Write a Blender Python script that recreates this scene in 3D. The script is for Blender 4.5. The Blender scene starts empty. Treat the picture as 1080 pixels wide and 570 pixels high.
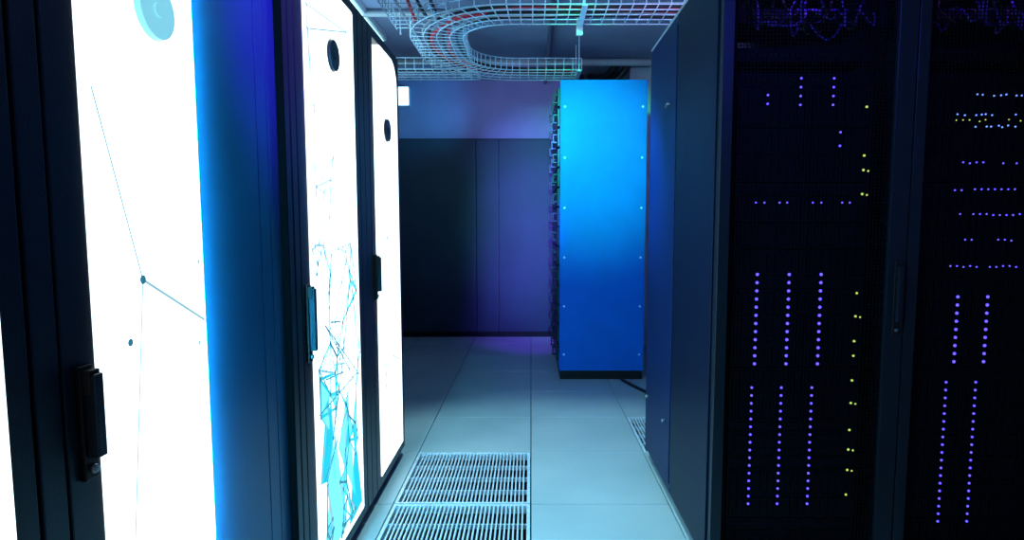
import bpy, bmesh, math, random
from mathutils import Vector, Matrix
random.seed(7)
S = bpy.context.scene
COL = S.collection
S.view_settings.view_transform = 'Standard'

# ---------------------------------------------------------------- materials
def mat(name, color, rough=0.5, metal=0.0, emis=None, estr=0.0, noise=0.0, nscale=40, bump=0.0, spec=0.5, coat=0.0, stint=None):
    m = bpy.data.materials.new(name); m.use_nodes = True
    nt = m.node_tree; b = nt.nodes['Principled BSDF']
    b.inputs['Base Color'].default_value = (*color, 1)
    b.inputs['Roughness'].default_value = rough
    b.inputs['Metallic'].default_value = metal
    b.inputs['Specular IOR Level'].default_value = spec
    b.inputs['Coat Weight'].default_value = coat
    if stint: b.inputs['Specular Tint'].default_value = (*stint, 1)
    if emis:
        b.inputs['Emission Color'].default_value = (*emis, 1)
        b.inputs['Emission Strength'].default_value = estr
    if noise > 0 or bump > 0:
        tc = nt.nodes.new('ShaderNodeTexCoord')
        n = nt.nodes.new('ShaderNodeTexNoise'); n.inputs['Scale'].default_value = nscale
        n.inputs['Detail'].default_value = 6
        nt.links.new(tc.outputs['Object'], n.inputs['Vector'])
        if noise > 0:
            r = nt.nodes.new('ShaderNodeValToRGB')
            r.color_ramp.elements[0].position = .3; r.color_ramp.elements[1].position = .7
            r.color_ramp.elements[0].color = (*[c*(1-noise) for c in color], 1)
            r.color_ramp.elements[1].color = (*[min(1, c*(1+noise)) for c in color], 1)
            nt.links.new(n.outputs['Fac'], r.inputs['Fac'])
            nt.links.new(r.outputs['Color'], b.inputs['Base Color'])
        if bump > 0:
            bp = nt.nodes.new('ShaderNodeBump'); bp.inputs['Strength'].default_value = bump
            bp.inputs['Distance'].default_value = .002
            nt.links.new(n.outputs['Fac'], bp.inputs['Height'])
            nt.links.new(bp.outputs['Normal'], b.inputs['Normal'])
    return m

M = {}
M['black'] = mat('rack_black_powdercoat', (.005, .008, .013), .38, 0, noise=.3, nscale=300, bump=.2, spec=.4, stint=(.5, .75, 1))
M['blackside'] = mat('rack_side_steel', (.004, .014, .06), .42, 0, noise=.1, nscale=120, bump=.04, spec=.14, stint=(.25, .5, 1))  # far side panel: blue glow put into the steel's base colour
M['blackside2'] = mat('rack_side_black_steel', (.003, .007, .020), .42, 0, noise=.1, nscale=120, bump=.04, spec=.12, stint=(.3, .6, 1))  # same side steel, darkened where the blue glow does not reach
M['inner'] = mat('rack_inner_black', (.0015, .0015, .003), .7, 0, spec=.08)
M['seal'] = mat('rubber_seal', (.0006, .0006, .001), .9, 0, spec=.02)  # shade in the colour: near-black liner for the recess end wall
M['dark'] = mat('dark_plastic', (.003, .003, .005), .6, spec=.3)
M['grey'] = mat('grey_metal', (.20, .22, .25), .35, .8)
M['steel'] = mat('galvanised_wire', (.62, .74, .86), .4, .15, noise=.15)
M['blueglass'] = mat('blue_tinted_panel', (.008, .045, .105), .35, 0, coat=.1, noise=.08, nscale=4, spec=.25)
M['bluerack'] = mat('blue_painted_steel', (.003, .12, .56), .42, 0, noise=.06, nscale=6, bump=.05, spec=.25, stint=(.3, .7, 1))
M['panel'] = mat('backlit_white_panel', (.8, .8, .8), .4, 0, emis=(.80, .96, 1), estr=2.1, noise=.02)
M['strip'] = mat('blue_led_strip', (.1, .2, .8), .4, 0, emis=(.06, .66, 1), estr=380.0)  # emitter added to produce the blue glow on the door panel
M['disc_dark'] = mat('lock_disc_dark', (.01, .02, .04), .3)
M['disc_pale'] = mat('lock_disc_pale', (.2, .5, .6), .3, 0, emis=(.28, .80, .95), estr=.75)
M['line'] = mat('print_line', (.02, .10, .16), .7, 0, emis=(.04, .25, .36), estr=.7)
M['linegrey'] = mat('print_line_grey', (.1, .2, .3), .7, 0, emis=(.35, .62, .70), estr=.9)
M['cyan'] = mat('print_cyan', (.0, .4, .5), .7, 0, emis=(.02, .58, .72), estr=.9)
M['cyan2'] = mat('print_pale_cyan', (.2, .6, .7), .7, 0, emis=(.20, .80, .9), estr=1.0)
M['ledblue'] = mat('led_blue', (.05, .05, .8), .4, 0, emis=(.09, .06, 1), estr=2.8)
M['ledwhite'] = mat('led_white', (.3, .4, 1), .4, 0, emis=(.16, .32, 1), estr=1.3)
M['ledgreen'] = mat('led_green', (.5, .8, .1), .4, 0, emis=(.60, .70, .10), estr=.8)
M['server'] = mat('server_bezel', (.003, .004, .011), .45, .0, noise=.3, nscale=90, spec=.2, stint=(.4, .4, 1))
M['red'] = mat('cable_red', (.8, .02, .04), .5)
M['cablegrey'] = mat('cable_grey', (.45, .45, .48), .5)
M['cableblk'] = mat('cable_black', (.006, .006, .008), .5)
M['cablepur'] = mat('cable_purple', (.07, .03, .4), .5)
M['white'] = mat('white_plastic', (.75, .78, .8), .4)
M['trim'] = mat('rack_top_trim', (.4, .45, .5), .4)
M['lamp'] = mat('lamp_diffuser', (.9, .9, .9), .5, 0, emis=(.6, .93, 1), estr=3)
M['lamplow'] = mat('ceiling_lamp_diffuser', (.9, .9, .9), .5, 0, emis=(.5, .93, 1), estr=1.2)
M['wall'] = mat('painted_wall', (.28, .25, .42), .8, 0, noise=.06, nscale=5, bump=.1)
M['ceil'] = mat('ceiling_concrete', (.26, .29, .44), .85, 0, noise=.12, nscale=3, bump=.2)
M['wallpanel'] = mat('dark_wall_cladding', (.024, .042, .070), .6, 0, noise=.12, nscale=3, spec=.3)

def tile_mat():
    m = mat('raised_floor_tile', (.46, .54, .56), .38, 0)
    nt = m.node_tree; b = nt.nodes['Principled BSDF']
    tc = nt.nodes.new('ShaderNodeTexCoord')
    n1 = nt.nodes.new('ShaderNodeTexNoise'); n1.inputs['Scale'].default_value = 2.2; n1.inputs['Detail'].default_value = 8
    n2 = nt.nodes.new('ShaderNodeTexNoise'); n2.inputs['Scale'].default_value = 160; n2.inputs['Detail'].default_value = 3
    for n in (n1, n2): nt.links.new(tc.outputs['Object'], n.inputs['Vector'])
    mx = nt.nodes.new('ShaderNodeMath'); mx.operation = 'MULTIPLY_ADD'; mx.inputs[1].default_value = .4
    nt.links.new(n2.outputs['Fac'], mx.inputs[0]); nt.links.new(n1.outputs['Fac'], mx.inputs[2])
    r = nt.nodes.new('ShaderNodeValToRGB')
    r.color_ramp.elements[0].position = .35; r.color_ramp.elements[1].position = 1.0
    r.color_ramp.elements[0].color = (.32, .42, .46, 1); r.color_ramp.elements[1].color = (.49, .57, .61, 1)
    nt.links.new(mx.outputs[0], r.inputs['Fac']); nt.links.new(r.outputs['Color'], b.inputs['Base Color'])
    return m
M['tile'] = tile_mat()

# ---------------------------------------------------------------- builder
class B:
    def __init__(s): s.bm = bmesh.new(); s.mats = []
    def mi(s, k):
        if k not in s.mats: s.mats.append(k)
        return s.mats.index(k)
    def box(s, x0, x1, y0, y1, z0, z1, k):
        i = s.mi(k); bm = s.bm
        v = [bm.verts.new(p) for p in [(x0,y0,z0),(x1,y0,z0),(x1,y1,z0),(x0,y1,z0),(x0,y0,z1),(x1,y0,z1),(x1,y1,z1),(x0,y1,z1)]]
        for f in [(0,3,2,1),(4,5,6,7),(0,1,5,4),(1,2,6,5),(2,3,7,6),(3,0,4,7)]:
            bm.faces.new([v[j] for j in f]).material_index = i
    def poly(s, pts, k):
        f = s.bm.faces.new([s.bm.verts.new(p) for p in pts]); f.material_index = s.mi(k)
    def prism(s, pts, off, k):
        i = s.mi(k); o = Vector(off)
        a = [s.bm.verts.new(p) for p in pts]; b = [s.bm.verts.new(Vector(p)+o) for p in pts]
        n = len(pts)
        s.bm.faces.new(a).material_index = i; s.bm.faces.new(b[::-1]).material_index = i
        for j in range(n):
            s.bm.faces.new([a[(j+1)%n], a[j], b[j], b[(j+1)%n]]).material_index = i
    def cyl(s, c, axis, r, h, k, n=24, r2=None):
        c = Vector(c); ax = Vector(axis).normalized()
        q = ax.to_track_quat('Z', 'Y'); i = s.mi(k)
        r2 = r if r2 is None else r2
        a = [s.bm.verts.new(c + q @ Vector((r*math.cos(t*2*math.pi/n), r*math.sin(t*2*math.pi/n), 0))) for t in range(n)]
        b = [s.bm.verts.new(c + q @ Vector((r2*math.cos(t*2*math.pi/n), r2*math.sin(t*2*math.pi/n), h))) for t in range(n)]
        s.bm.faces.new(a[::-1]).material_index = i; s.bm.faces.new(b).material_index = i
        for j in range(n):
            s.bm.faces.new([a[j], a[(j+1)%n], b[(j+1)%n], b[j]]).material_index = i
    def done(s, name, parent=None, bevel=0, recalc=True):
        if recalc: bmesh.ops.recalc_face_normals(s.bm, faces=s.bm.faces)
        me = bpy.data.meshes.new(name); s.bm.to_mesh(me); s.bm.free()
        for k in s.mats: me.materials.append(M[k])
        o = bpy.data.objects.new(name, me); COL.objects.link(o)
        if parent: o.parent = parent
        if bevel:
            md = o.modifiers.new('bevel', 'BEVEL'); md.width = bevel; md.segments = 2; md.limit_method = 'ANGLE'
        return o

def empty(name):
    e = bpy.data.objects.new(name, None); COL.objects.link(e); e.empty_display_size = .1
    return e

def curves(name, paths, r, k, parent=None, smooth=False, res=2):
    cu = bpy.data.curves.new(name, 'CURVE'); cu.dimensions = '3D'; cu.bevel_depth = r; cu.bevel_resolution = res
    cu.use_fill_caps = True
    for p in paths:
        if smooth:
            sp = cu.splines.new('NURBS'); sp.points.add(len(p)-1); sp.order_u = 4; sp.use_endpoint_u = True
        else:
            sp = cu.splines.new('POLY'); sp.points.add(len(p)-1)
        for i, q in enumerate(p): sp.points[i].co = (*q, 1)
    cu.materials.append(M[k])
    o = bpy.data.objects.new(name, cu); COL.objects.link(o)
    if parent: o.parent = parent
    return o

# ---------------------------------------------------------------- room
XL, XR, YF, YB, ZC = -1.95, 2.05, -1.8, 6.55, 2.72
TY0 = 3.154 - .6*9
holes = [(-.6, 3.154-.6), (-.6, 3.154-1.2), (.6, 3.154)]
b = B()
b.box(XL, XR, YF, YB, -.32, -.30, 'dark')
for ix in range(-4, 4):
    for iy in range(0, 16):
        x0, y0 = ix*.6, TY0+iy*.6
        if any(abs(x0-h[0]) < .01 and abs(y0-h[1]) < .01 for h in holes): continue
        x1, y1 = min(x0+.6, XR), min(y0+.6, YB); x0 = max(x0, XL); yy = max(y0, YF)
        if x1-x0 < .02 or y1-yy < .02: continue
        b.box(x0+.0022, x1-.0022, yy+.0022, y1-.0022, -.035, 0, 'tile')
b.done('floor', bevel=.0014)

for (hx, hy) in holes:
    g = B()
    e = .004; fw = .014
    X0, X1, Y0, Y1 = hx+e, hx+.6-e, hy+e, hy+.6-e
    g.box(X0, X1, Y0, Y0+fw, -.035, .001, 'steel'); g.box(X0, X1, Y1-fw, Y1, -.035, .001, 'steel')
    g.box(X0, X0+fw, Y0+fw, Y1-fw, -.035, .001, 'steel'); g.box(X1-fw, X1, Y0+fw, Y1-fw, -.035, .001, 'steel')
    n = 32
    for j in range(1, n):
        xx = X0+fw + (X1-X0-2*fw)*j/n
        g.box(xx-.0032, xx+.0032, Y0+fw, Y1-fw, -.012, 0, 'steel')
    for j in range(1, 4):
        yy = Y0+fw + (Y1-Y0-2*fw)*j/4
        g.box(X0+fw, X1-fw, yy-.003, yy+.003, -.030, -.010, 'steel')
    g.done('floor_grate')

b = B(); b.box(XL, XR, YF, YB, ZC, ZC+.1, 'ceil'); b.done('ceiling')
b = B(); b.box(XL, XR, YB, YB+.1, 0, ZC, 'wall')
b.done('wall_back')
b = B(); b.box(XL-.1, XL, YF, YB, 0, ZC, 'wall'); b.done('wall_left')
b = B(); b.box(XR, XR+.1, YF, YB, 0, ZC, 'wall'); b.done('wall_right')
b = B(); b.box(XL, XR, YF-.1, YF, 0, ZC, 'wall'); b.done('wall_front')
b = B()
xs = [-1.94, -.58, -.34, .86]
for a, c in zip(xs[:-1], xs[1:]):
    b.box(a+.003, c-.003, YB-.05, YB, .06, 2.10, 'wallpanel')
b.box(xs[0], xs[-1], YB-.04, YB, 0, .06, 'dark')
b.box(xs[0], xs[-1], YB-.055, YB, 2.10, 2.115, 'wallpanel')
b.done('wall_cladding', bevel=.002)
b = B(); b.box(.95, 1.40, 6.0, YB, 0, ZC, 'white'); b.done('wall_column', bevel=.004)

# ---------------------------------------------------------------- left cabinets
XF = -.66
def rounded(y0, y1, z0, z1, r, rt=None, n=8):
    pts = []
    for (cy, cz, a0, rr) in [(y1, z0, -90, r), (y1, z1, 0, rt or r), (y0, z1, 90, rt or r), (y0, z0, 180, r)]:
        sy = -1 if cy == y1 else 1; sz = -1 if cz == z1 else 1
        for j in range(n+1):
            a = math.radians(a0 + 90*j/n)
            pts.append((cy+sy*rr+rr*math.cos(a), cz+sz*rr+rr*math.sin(a)))
    return pts
ZT = 2.03
def left_cab(y0, y1, lit, glass=None, handle=None, disc=None, discmat='disc_dark', rnd=.012, grooves=()):
    e = empty('illuminated_server_cabinet')
    b = B()
    b.box(-1.66, XF-.05, y0, y1, .06, ZT, 'black')
    b.box(-1.62, XF-.06, y0+.02, y1-.02, 0, .06, 'dark')
    segs = [lit] + ([glass] if glass else [])
    prev = y0
    for (a, c) in segs:
        if a-prev > .004:
            gs = [g for g in grooves if prev < g < a]
            p = prev
            for g in gs+[a]:
                b.box(XF-.05, XF, p, (g-.003 if g in gs else g), .06, ZT, 'black'); p = g+.003
        prev = c
    gs = [g for g in grooves if prev < g < y1]
    p = prev
    for g in gs+[y1]:
        if (g-p) > .004: b.box(XF-.05, XF, p, (g-.003 if g in gs else g), .06, ZT, 'black')
        p = g+.003
    b.box(XF-.05, XF, lit[0], (glass or lit)[1], .06, .10, 'black')
    b.box(XF-.05, XF, lit[0], (glass or lit)[1], ZT-.04, ZT, 'black')
    b.done('cabinet_body', e, .003)
    b = B()
    pts = rounded(lit[0]+.001, lit[1]-.001, .102, ZT-.042, .006, rnd)
    b.prism([(XF-.045, p[0], p[1]) for p in pts], (.047, 0, 0), 'panel')
    b.done('backlit_panel', e)
    if rnd > .03:
        b = B()
        b.box(XF-.05, XF-.046, lit[0], lit[1], .10, ZT-.04, 'black'); b.done('panel_backing', e)
    if glass:
        b = B()
        b.box(XF-.05, XF-.018, glass[0], glass[1]-.13, .10, ZT-.04, 'blueglass')
        b.box(XF-.05, XF-.018, glass[1]-.127, glass[1]-.07, .10, ZT-.04, 'blueglass')
        b.box(XF-.05, XF-.018, glass[1]-.067, glass[1]-.006, .10, ZT-.04, 'blueglass')
        b.done('blue_door_panel', e, .002)
        b = B(); b.box(XF-.05, XF+.0015, glass[1]-.006, glass[1]-.0003, .10, ZT-.04, 'seal'); b.done('rubber_seal', e)  # added dark liner so the recess end wall stays unlit
        b = B(); b.box(XF-.016, XF+.0008, glass[0]-.0005, glass[0]+.002, .12, ZT-.05, 'strip'); b.done('led_strip', e)  # added glowing strip, hidden in the recess, lights the blue panel
    if handle:
        hy, hz, hl = handle
        b = B()
        b.box(XF, XF+.008, hy-.014, hy+.014, hz-hl/2-.03, hz+hl/2+.012, 'dark')
        b.box(XF+.008, XF+.026, hy-.009, hy+.009, hz-hl/2+.005, hz+hl/2, 'black')
        b.box(XF+.006, XF+.020, hy-.011, hy+.011, hz+hl/2-.03, hz+hl/2+.006, 'dark')
        b.cyl((XF+.008, hy, hz-hl/2-.014), (1, 0, 0), .007, .006, 'grey')
        b.done('lever_handle', e, .002)
    if disc:
        b = B(); b.cyl((XF+.002, disc[0], disc[1]), (1, 0, 0), .052, .010, discmat, 40, .049)
        b.cyl((XF+.012, disc[0], disc[1]), (1, 0, 0), .012, .003, discmat, 20)
        b.done('round_lock_disc', e)
    return e

def gline(b, p, q, w, k, x=XF+.0032):
    p = Vector(p); q = Vector(q); d = (q-p)
    if d.length < 1e-4: return
    n = Vector((-d.y, d.x)).normalized()*w/2
    b.poly([(x, *(p+n)), (x, *(p-n)), (x, *(q-n)), (x, *(q+n))], k)
def gdot(b, p, r, k, x=XF+.0036):
    b.poly([(x, p[0]+r*math.cos(t*math.pi/6), p[1]+r*math.sin(t*math.pi/6)) for t in range(12)], k)

c0 = left_cab(-.05, .838, (.15, .748), grooves=(.79,))
c1 = left_cab(.842, 1.742, (.908, 1.218), (1.218, 1.66), handle=(.878, .93, .13), disc=(1.095, 1.585), discmat='disc_pale', grooves=(1.70,))
c2 = left_cab(1.746, 2.45, (1.815, 2.317), handle=(1.782, .93, .19), disc=(2.07, 1.77), grooves=(2.38,))
c3 = left_cab(2.454, 3.10, (2.60, 3.05), handle=(2.57, 1.0, .15), disc=(2.82, 1.64), rnd=.12, grooves=(2.53,))

b = B()
n1 = (1.026, 1.12); n2 = (.985, 1.02)
gline(b, (.93, 1.42), n1, .0034, 'linegrey'); gline(b, n1, (1.217, 1.02), .0055, 'linegrey')
gline(b, n1, (.96, .62), .003, 'linegrey'); gline(b, (.96, .62), (.95, .2), .003, 'linegrey')
gline(b, n1, (1.217, 1.45), .0018, 'linegrey')
gdot(b, n1, .008, 'line'); gdot(b, n2, .0065, 'line'); gdot(b, (1.19, .98), .005, 'linegrey'); gdot(b, (1.20, 1.14), .005, 'linegrey')
b.done('network_print', c1, recalc=False)
b = B()
pts = []
for j in range(60):
    z = .13 + (random.random()**1.3)*1.05
    pts.append((random.uniform(1.83, 2.30), z))
for j in range(18): pts.append((random.uniform(1.83, 2.30), random.uniform(1.0, 1.9)))
for j, p in enumerate(pts):
    ds = sorted(range(len(pts)), key=lambda q: (pts[q][0]-p[0])**2+((pts[q][1]-p[1])*.6)**2)[1:6]
    for q in ds:
        if pts[q][1] > 1.05 and random.random() < .2: continue
        gline(b, p, pts[q], random.choice([.006, .008, .010]) if p[1] < 1.05 else .0045, random.choice(['line', 'cyan', 'linegrey', 'cyan']) if p[1] < 1.05 else 'linegrey')
    gdot(b, p, .008, 'line' if p[1] < 1.1 else 'linegrey')
    if p[1] < .62 and len(ds) > 2:
        for (u, v) in ((0, 2), (1, 3)):
            a, c = pts[ds[u]], pts[ds[v]]
            ar = abs((a[0]-p[0])*(c[1]-p[1])-(c[0]-p[0])*(a[1]-p[1]))
            if ar > 1e-4:
                xx = XF+.0025+j*.000005+u*.0000025
                b.poly([(xx, *p), (xx, *a), (xx, *c)], random.choice(['cyan', 'cyan2', 'cyan2']))
for j in range(18):
    gline(b, (random.uniform(1.83, 2.05), random.uniform(.2, .9)), (random.uniform(2.05, 2.3), random.uniform(.5, 1.3)), .005, random.choice(['line', 'linegrey', 'cyan']))
for (a, c, d, k) in [((1.84, .12), (1.99, .52), (2.10, .14), 'cyan2'), ((2.02, .45), (2.14, .62), (2.20, .20), 'cyan2'),
                     ((1.84, .40), (1.93, .70), (1.99, .36), 'cyan'), ((2.12, .12), (2.22, .44), (2.29, .14), 'cyan')]:
    b.poly([(XF+.0023, *a), (XF+.0023, *c), (XF+.0023, *d)], k)
b.done('network_print', c2, recalc=False)
b = B()
for j in range(12):
    p = (random.uniform(2.63, 3.02), random.uniform(.2, 1.3)); q = (random.uniform(2.63, 3.02), random.uniform(.2, 1.3))
    gline(b, p, q, .006, 'linegrey'); gdot(b, p, .009, 'linegrey')
b.done('network_print', c3, recalc=False)
b = B()
for j in range(6):
    p = (random.uniform(.2, .73), random.uniform(.2, 1.4)); q = (random.uniform(.2, .73), random.uniform(.2, 1.4))
    gline(b, p, q, .003, 'linegrey')
b.done('network_print', c0, recalc=False)

# ---------------------------------------------------------------- right racks (fronts face the camera)
F = 642.; D = 1.94
def PX(x): return (x-560)*D/F
def PZ(y): return 1.213 + (237-y)*D/F
RT = 2.06
def right_rack(x0, x1, leds, side=False):
    e = empty('server_rack')
    b = B()
    y0, y1 = D, 3.08
    t = .02
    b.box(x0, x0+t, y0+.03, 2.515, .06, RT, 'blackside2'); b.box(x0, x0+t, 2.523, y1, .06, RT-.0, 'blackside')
    b.box(x1-t, x1, y0+.03, y1, .06, RT, 'blackside2')
    b.box(x0+t, x1-t, y0+.03, y1, RT-.03, RT, 'black')
    b.box(x0+t, x1-t, y0+.03, y1, .06, .09, 'black')
    b.box(x0+t, x1-t, y1-.02, y1, .09, RT-.03, 'black')
    fw = .045
    b.box(x0, x0+fw*.8, y0, y0+.028, .06, RT, 'black'); b.box(x1-fw*1.3, x1, y0, y0+.028, .06, RT, 'black')
    b.box(x0+fw*.8, x1-fw*1.3, y0, y0+.028, RT-.05, RT, 'black'); b.box(x0+fw*.8, x1-fw*1.3, y0, y0+.028, .06, .12, 'black')
    b.box(x0+.055, x0+.075, y0+.09, y0+.12, .09, RT-.03, 'inner'); b.box(x1-.095, x1-.075, y0+.09, y0+.12, .09, RT-.03, 'inner')
    for fx in (x0+.05, x1-.05):
        for fy in (y0+.08, y1-.08):
            b.cyl((fx, fy, 0), (0, 0, 1), .022, .06, 'dark', 16)
    b.done('rack_frame', e, .002)
    if side:
        b = B()
        b.box(x0-.006, x0, y0+.04, 2.51, .10, RT-.04, 'blackside2')
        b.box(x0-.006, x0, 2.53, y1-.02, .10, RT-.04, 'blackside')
        for (yy, zz) in [(2.62, 1.72), (2.66, 1.72), (2.62, .35), (3.0, .35)]:
            b.cyl((x0-.006, yy, zz), (-1, 0, 0), .010, .014, 'grey', 12)
        b.box(x0-.004, x0+.02, y0+.03, y1, RT, RT+.008, 'trim')
        b.done('side_panel', e, .003)
    b = B()
    pit = .0113
    nx = int((x1-fw*1.3-(x0+fw*.8))/pit)
    for j in range(nx+1):
        xx = x0+fw*.8+j*pit; b.box(xx-.0014, xx+.0014, y0+.013, y0+.0145, .12, RT-.05, 'inner')
    for j in range(int((RT-.17)/pit)+1):
        zz = .12+j*pit; b.box(x0+fw*.8, x1-fw*1.3, y0+.0146, y0+.016, zz-.0014, zz+.0014, 'inner')
    b.done('perforated_door', e)
    b = B()
    z = .12; k = 0
    while z < 1.62:
        h = random.choice([.044, .044, .088, .088, .13])
        b.box(x0+.075, x1-.095, y0+.075, y0+.70, z+.001, z+h-.003, 'server')
        if h > .06:
            m = int((x1-x0-.19)/.026)
            for q in range(m):
                b.box(x0+.084+q*.026, x0+.084+q*.026+.021, y0+.068, y0+.075, z+.010, z+h-.014, 'server')
        else:
            for q in range(3):
                b.box(x0+.09+q*.13, x0+.09+q*.13+.11, y0+.070, y0+.075, z+.010, z+h-.014, 'server')
        z += h
    for z in (1.66, 1.74, 1.86):
        b.box(x0+.075, x1-.095, y0+.09, y0+.30, z, z+.044, 'server')
        for q in range(24):
            b.box(x0+.085+q*.0178, x0+.085+q*.0178+.012, y0+.086, y0+.09, z+.012, z+.028, 'dark')
    b.done('server_units', e)
    cp = []; cb = []
    for j in range(30):
        xa = x0+.09+random.random()*.4; za = random.choice([1.86, 1.90])
        xb = xa+random.uniform(-.12, .12); xb = min(max(xb, x0+.09), x0+.49); zb = random.choice([1.86, 1.90, 1.98])
        p = [(xa, y0+.085, za), (xa, y0+.045, za-.01), ((xa+xb)/2+random.uniform(-.05, .05), y0+.04, min(za, zb)-random.uniform(.0, .12)), (xb, y0+.045, zb-.01), (xb, y0+.085, zb)]
        (cp if random.random() < .6 else cb).append(p)
    curves('patch_cables', cp, .0035, 'cablepur', e, True); curves('patch_cables_dark', cb, .0035, 'cableblk', e, True)
    b = B()
    for (px, py, k, r) in leds:
        X, Z = PX(px), PZ(py)
        s = r*D/F
        b.cyl((X, y0+.0128, Z), (0, -1, 0), s, .002, k, 8)
    b.done('status_leds', e)
    b = B()
    hx = x1-.025
    b.box(hx-.012, hx+.012, y0-.006, y0, .86, 1.10, 'dark'); b.box(hx-.007, hx+.007, y0-.020, y0-.006, .90, 1.08, 'black')
    b.cyl((hx, y0-.006, .875), (0, -1, 0), .006, .004, 'grey', 12)
    b.done('door_handle', e, .002)
    return e
L1 = []
for j in range(12):
    for x in (801, 835, 869): L1.append((x, 290+j*8.8, 'ledblue', 1.6))
for j in range(16):
    for x in (799, 831, 864): L1.append((x, 413+j*8.7, 'ledblue', 1.3))
for x in (797, 806, 822, 830, 857, 866, 888, 896): L1.append((x, 214, 'ledblue', .9))
for x, y in [(806, 103), (806, 112), (840, 86), (840, 95), (840, 104), (840, 113), (874, 86), (874, 95), (874, 104), (874, 113), (883, 141), (883, 155)]: L1.append((x, y, 'ledblue', 1.1))
for y in (5, 115, 165, 180, 205, 310, 335, 362, 378, 405, 430, 460, 482, 505, 533):
    L1.append((910-(y/140), y, 'ledgreen', 1.3))
    if random.random() < .6: L1.append((915-(y/140), y+1, 'ledgreen', 1.0))
L2 = []
for j in range(9):
    for x in (1016, 1048): L2.append((x, 314+j*8.8, 'ledblue', 1.6))
for j in range(19):
    for x in (1009, 1041): L2.append((x, 407+j*8.7, 'ledblue', 1.25))
for y in (172, 200, 226, 253, 281):
    for x in range(1006, 1080, 7):
        if random.random() < .7: L2.append((x, y+random.choice([0, 0, 1]), 'ledblue', .8))
for y, k in ((102, 'ledwhite'), (128, 'ledgreen'), (122, 'ledwhite'), (134, 'ledwhite')):
    for x in range(1003, 1120, 6):
        if random.random() < .6: L2.append((x+random.random()*3, y+random.random()*2, k, .85 if k == 'ledwhite' else .7))
r1 = right_rack(.595, 1.198, L1, True)
r2 = right_rack(1.202, 1.805, L2, False)

# ---------------------------------------------------------------- blue rack
e = empty('blue_equipment_cabinet')
b = B()
bx0, bx1, by0, by1, bz1 = .222, .880, 4.69, 5.90, 2.30
b.box(bx0, bx1, by0+.004, by1, .07, bz1, 'bluerack')
b.box(bx0+.006, bx1-.006, by0+.01, by1-.01, 0, .07, 'dark')
b.box(bx0+.012, bx1-.012, by0, by0+.004, .085, bz1-.015, 'bluerack')
b.done('cabinet_shell', e, .004)
b = B()
for j in range(6):
    z = .2+j*.38
    for x in (bx0+.035, bx1-.035): b.cyl((x, by0, z), (0, -1, 0), .008, .004, 'steel', 12)
for x in (bx0+.2, (bx0+bx1)/2, bx1-.2):
    for z in (.11, bz1-.04): b.cyl((x, by0, z), (0, -1, 0), .006, .004, 'bluerack', 12)
b.done('panel_screws', e)
b = B()
for j in range(14):
    z = .14+j*.152
    b.box(bx0-.018, bx0, by0+.06, by1-.06, z, z+.135, 'black')
    for yy in (by0+.12, by0+.5, by1-.2):
        b.box(bx0-.045, bx0-.018, yy, yy+.012, z+.03, z+.042, 'black'); b.box(bx0-.045, bx0-.018, yy, yy+.012, z+.09, z+.102, 'black')
        b.box(bx0-.052, bx0-.042, yy, yy+.012, z+.03, z+.102, 'black')
b.done('drawer_modules', e, .002)

# ---------------------------------------------------------------- cable trays
def arc(cx, cy, r, a0, a1, n=10):
    return [(cx+r*math.cos(math.radians(a0+(a1-a0)*j/n)), cy+r*math.sin(math.radians(a0+(a1-a0)*j/n))) for j in range(n+1)]
def resample(p, step):
    out = [Vector(p[0])]; acc = 0
    for a, c in zip(p[:-1], p[1:]):
        a = Vector(a); c = Vector(c); L = (c-a).length
        if L < 1e-6: continue
        t = step-acc
        while t <= L:
            out.append(a+(c-a)*t/L); t += step
        acc = L-(t-step)
    return out
def tray(name, path, W, zb, h=.09, step=.07, nb=5):
    pts = resample(path, step/2)
    nor = []
    for i in range(len(pts)):
        d = (pts[min(i+1, len(pts)-1)]-pts[max(i-1, 0)]).normalized(); nor.append(Vector((-d.y, d.x)))
    W2 = W/2; paths = []
    for j in range(nb):
        o = -W2+W*j/(nb-1)
        paths.append([(*(p+n*o), zb) for p, n in zip(pts, nor)])
    for sgn in (-1, 1):
        for hh in (h*.5, h):
            paths.append([(*(p+n*W2*sgn), zb+hh) for p, n in zip(pts, nor)])
    for i in range(0, len(pts), 2):
        p, n = pts[i], nor[i]
        paths.append([(*(p+n*W2), zb+h), (*(p+n*W2), zb), (*(p-n*W2), zb), (*(p-n*W2), zb+h)])
    return curves(name, paths, .0036, 'steel', None, False, 1), pts, nor
ZB = 2.43
te = empty('wire_cable_tray')
pathA = [(1.9, 3.66)]+arc(-.12, 4.16, .50, 270, 180, 12)+arc(-.12, 4.60, .50, 180, 90, 12)+[(.43, 5.10)]
tA, pA, nA = tray('tray_loop', pathA, .34, ZB); tA.parent = te
tB, pB, nB = tray('tray_run', [(-.66, -1.2), (-.66, 3.95)], .36, ZB+.004); tB.parent = te
tC, pC, nC = tray('tray_rear', [(-1.9, 5.1), (-.40, 5.1)], .34, ZB+.004); tC.parent = te
b = B()
for (x, y) in [(-.46, .5), (-.86, .5), (-.46, 2.2), (-.86, 2.2), (-.83, 4.0), (.3, 3.50), (.3, 3.83), (1.2, 3.5), (1.2, 3.83), (.38, 4.94), (.38, 5.27), (-.5, 4.93)]:
    b.cyl((x, y, ZB-.01), (0, 0, 1), .005, ZC-ZB+.01, 'steel', 8)
for x in (.3, 1.2): b.box(x-.015, x+.015, 3.48, 3.85, ZB-.012, ZB-.003, 'steel')
b.box(.365, .395, 4.92, 5.29, ZB-.012, ZB-.003, 'steel')
for y in (.5, 2.2): b.box(-.88, -.44, y-.015, y+.015, ZB-.012, ZB-.003, 'steel')
b.done('tray_hangers', te)
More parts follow.
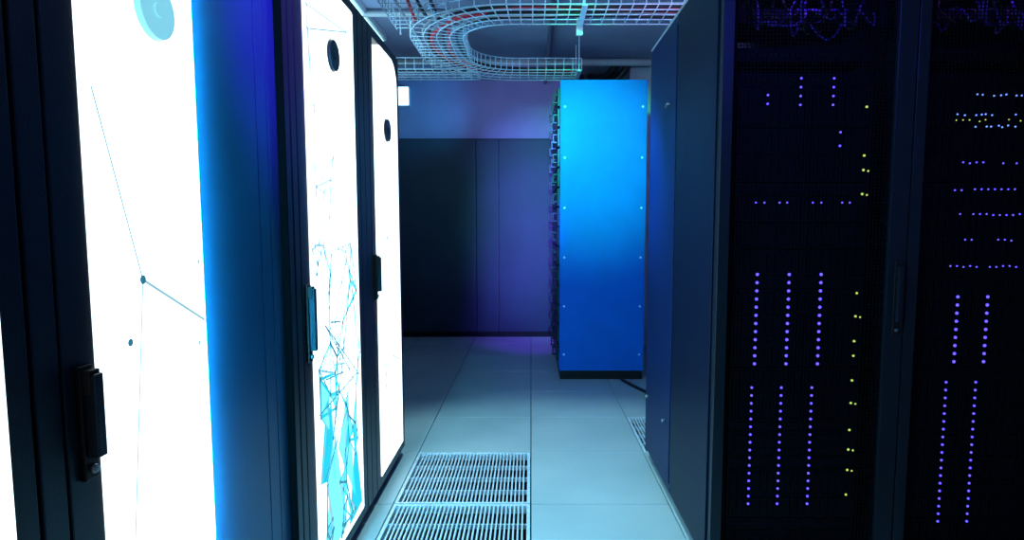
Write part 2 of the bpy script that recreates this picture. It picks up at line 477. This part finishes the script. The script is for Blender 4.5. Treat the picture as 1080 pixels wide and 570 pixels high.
def wob(pts, nor, off, z, amp=.02):
    out = []
    for i in range(0, len(pts), 8):
        o = off+random.uniform(-amp, amp)
        out.append((*(pts[i]+nor[i]*o), z+random.uniform(0, .02)))
    return out
ce = empty('cable_bundle')
curves('red_cable', [wob(pA, nA, .03, ZB+.018, .04), wob(pA, nA, -.05, ZB+.018, .05), wob(pB, nB, .02, ZB+.02, .04)], .010, 'red', ce, True)
curves('grey_cables', [wob(pA, nA, -.08, ZB+.018), wob(pA, nA, .1, ZB+.018), wob(pB, nB, .1, ZB+.018)], .006, 'cablegrey', ce, True)
curves('black_cables', [wob(pA, nA, -.02, ZB+.016), wob(pA, nA, .07, ZB+.016), wob(pA, nA, -.11, ZB+.016), wob(pB, nB, -.09, ZB+.018), wob(pB, nB, -.03, ZB+.018), wob(pC, nC, 0, ZB+.02)], .010, 'cableblk', ce, True)
b = B()
b.cyl((.31, 3.95, 2.56), (0, 0, 1), .006, ZC-2.56, 'grey', 8)
b.box(.285, .325, 3.935, 3.965, 2.40, 2.56, 'white')
b.done('hanging_sensor', bevel=.004)
de = empty('flexible_duct')
curves('duct_hose', [[(.50, 6.3, 2.70), (.50, 6.1, 2.58), (.62, 5.9, 2.50), (.85, 5.85, 2.56), (.9, 5.8, 2.70)],
                     [(.60, 6.3, 2.70), (.62, 6.1, 2.62), (.72, 5.9, 2.56), (.80, 5.8, 2.70)]], .035, 'cableblk', de, True, 4)
b = B(); b.box(.45, .88, 6.1, 6.5, 2.42, 2.60, 'black'); b.done('junction_box', bevel=.005)
b = B()
b.cyl((-1.9, 5.6, 2.66), (1, 0, 0), .03, 3.9, 'cablegrey', 16)
b.cyl((-1.9, 4.4, 2.68), (1, 0, 0), .02, 3.9, 'cablegrey', 16)
b.cyl((.15, 1.5, 2.69), (0, 1, 0), .02, 5.0, 'grey', 16)
b.done('ceiling_conduit')

def ceil_light(x0, x1, y0, y1, k='lamp'):
    e = empty('ceiling_light')
    b = B(); b.box(x0, x1, y0, y1, ZC-.05, ZC-.001, 'white'); b.done('light_housing', e, .004)
    b = B(); b.box(x0+.02, x1-.02, y0+.02, y1-.02, ZC-.056, ZC-.0505, k); b.done('light_diffuser', e)
ceil_light(-1.55, -1.15, 3.9, 5.0, 'lamplow')
b = B(); b.box(-1.46, -1.26, YB-.10, YB, 2.44, 2.64, 'white'); b.box(-1.45, -1.27, YB-.108, YB-.10, 2.45, 2.63, 'lamp'); b.done('wall_lamp', bevel=.004)

curves('floor_cable', [[(.70, 4.62, .02), (.76, 4.45, .012), (.86, 4.2, .012), (1.0, 3.9, .012)]], .012, 'cableblk', None, True)

# ---------------------------------------------------------------- added spots and uplights, rack interior light
def spot(name, loc, tgt, col, en, ang, blend=1.0, size=.05):
    l = bpy.data.lights.new(name, 'SPOT'); l.color = col; l.energy = en; l.spot_size = math.radians(ang); l.spot_blend = blend; l.shadow_soft_size = size
    o = bpy.data.objects.new(name, l); COL.objects.link(o); o.location = loc
    o.rotation_euler = (Vector(tgt)-Vector(loc)).to_track_quat('-Z', 'Y').to_euler()
spot('cyan_spotlight', (.1, 2.4, 2.35), (.42, 4.69, 1.75), (.03, 1.0, .5), 620, 42)  # unseen light added for the cyan highlight on the blue cabinet
spot('blue_spotlight', (.1, 2.0, 2.35), (.55, 4.69, 1.2), (.02, .04, 1), 50, 50)  # unseen light added to deepen the cabinet's blue
for zt, en in ((1.75, 260), (1.25, 380), (.7, 400), (.2, 250)):
    spot('purple_spotlight', (-.05, 3.9, 2.1 if zt > 1 else 1.6), (.05, 6.5, zt), (.20, .012, 1), en, 34)  # unseen lights added to stand in for purple bloom on the cladding
spot('teal_wall_spotlight', (-.2, 3.4, 2.35), (-1.1, 6.5, 1.7), (.04, .6, 1), 26, 50)  # unseen light added to tint the left cladding teal
spot('cyan_wall_spotlight', (-.5, 5.5, 2.2), (-1.2, 6.5, 2.5), (.03, .5, 1), 30, 70)  # unseen light added for the cyan glow on the upper wall
spot('violet_wall_spotlight', (-.1, 5.2, 2.25), (-.2, 6.5, 2.50), (.40, .22, 1), 15, 80)  # unseen light added to tint the wall band violet
spot('purple_door_spotlight', (.2, 1.3, 2.3), (-.7, 1.66, 1.7), (.26, .02, 1), 260, 38)  # free-floating light added for the purple on the blue door
spot('blue_side_spotlight', (-.3, 3.5, 2.1), (.59, 3.05, 1.45), (.03, .26, 1), 400, 36)  # free-floating light added for the blue glow on the rack side
spot('blue_front_spotlight', (.7, .4, 2.3), (.9, 1.94, 1.6), (.1, .06, 1), 50, 46)  # weak unseen light added to tint the rack fronts blue
spot('floor_spotlight', (-.15, 2.2, 2.66), (.05, 2.4, 0), (.45, .92, 1), 195, 70, .4, .1)  # unseen overhead light added to brighten the aisle floor
def area(name, loc, tgt, col, en, sx, sy):
    l = bpy.data.lights.new(name, 'AREA'); l.shape = 'RECTANGLE'; l.size = sx; l.size_y = sy; l.color = col; l.energy = en
    o = bpy.data.objects.new(name, l); COL.objects.link(o); o.location = loc
    o.rotation_euler = (Vector(tgt)-Vector(loc)).to_track_quat('-Z', 'Y').to_euler()
area('ceiling_uplight', (-1.1, 4.0, 2.06), (-.5, 4.5, 2.72), (.38, .80, 1), 11, .5, 1.2)  # added fixtureless light, aimed up to brighten ceiling and trays
area('rack_top_uplight', (.9, 2.9, 2.10), (.4, 4.4, 2.72), (.50, .42, 1), 9, .4, .3)  # second added fixtureless light, brightening the ceiling past the right rack
l = bpy.data.lights.new('rack_interior_light', 'POINT'); l.color = (.22, .06, 1); l.energy = 2.2; l.shadow_soft_size = .02
for (x, y, z) in [(.85, D+.055, 2.0), (1.45, D+.055, 2.0)]:
    o = bpy.data.objects.new('rack_interior_light', l); COL.objects.link(o); o.location = (x, y, z)

w = bpy.data.worlds.new('world'); S.world = w; w.use_nodes = True
w.node_tree.nodes['Background'].inputs[0].default_value = (.02, .05, .12, 1); w.node_tree.nodes['Background'].inputs[1].default_value = .2

# ---------------------------------------------------------------- camera
cam = bpy.data.cameras.new('camera'); co = bpy.data.objects.new('camera', cam); COL.objects.link(co)
pitch = 5.0
cam.sensor_width = 36; cam.lens = F/1080*36
co.location = (0, 0, 1.213); co.rotation_euler = (math.radians(90-pitch), 0, 0)
cam.shift_x = -20/1080
py = 237 + F*math.tan(math.radians(pitch))
cam.shift_y = (py-285)/1080
cam.clip_start = .02
S.camera = co
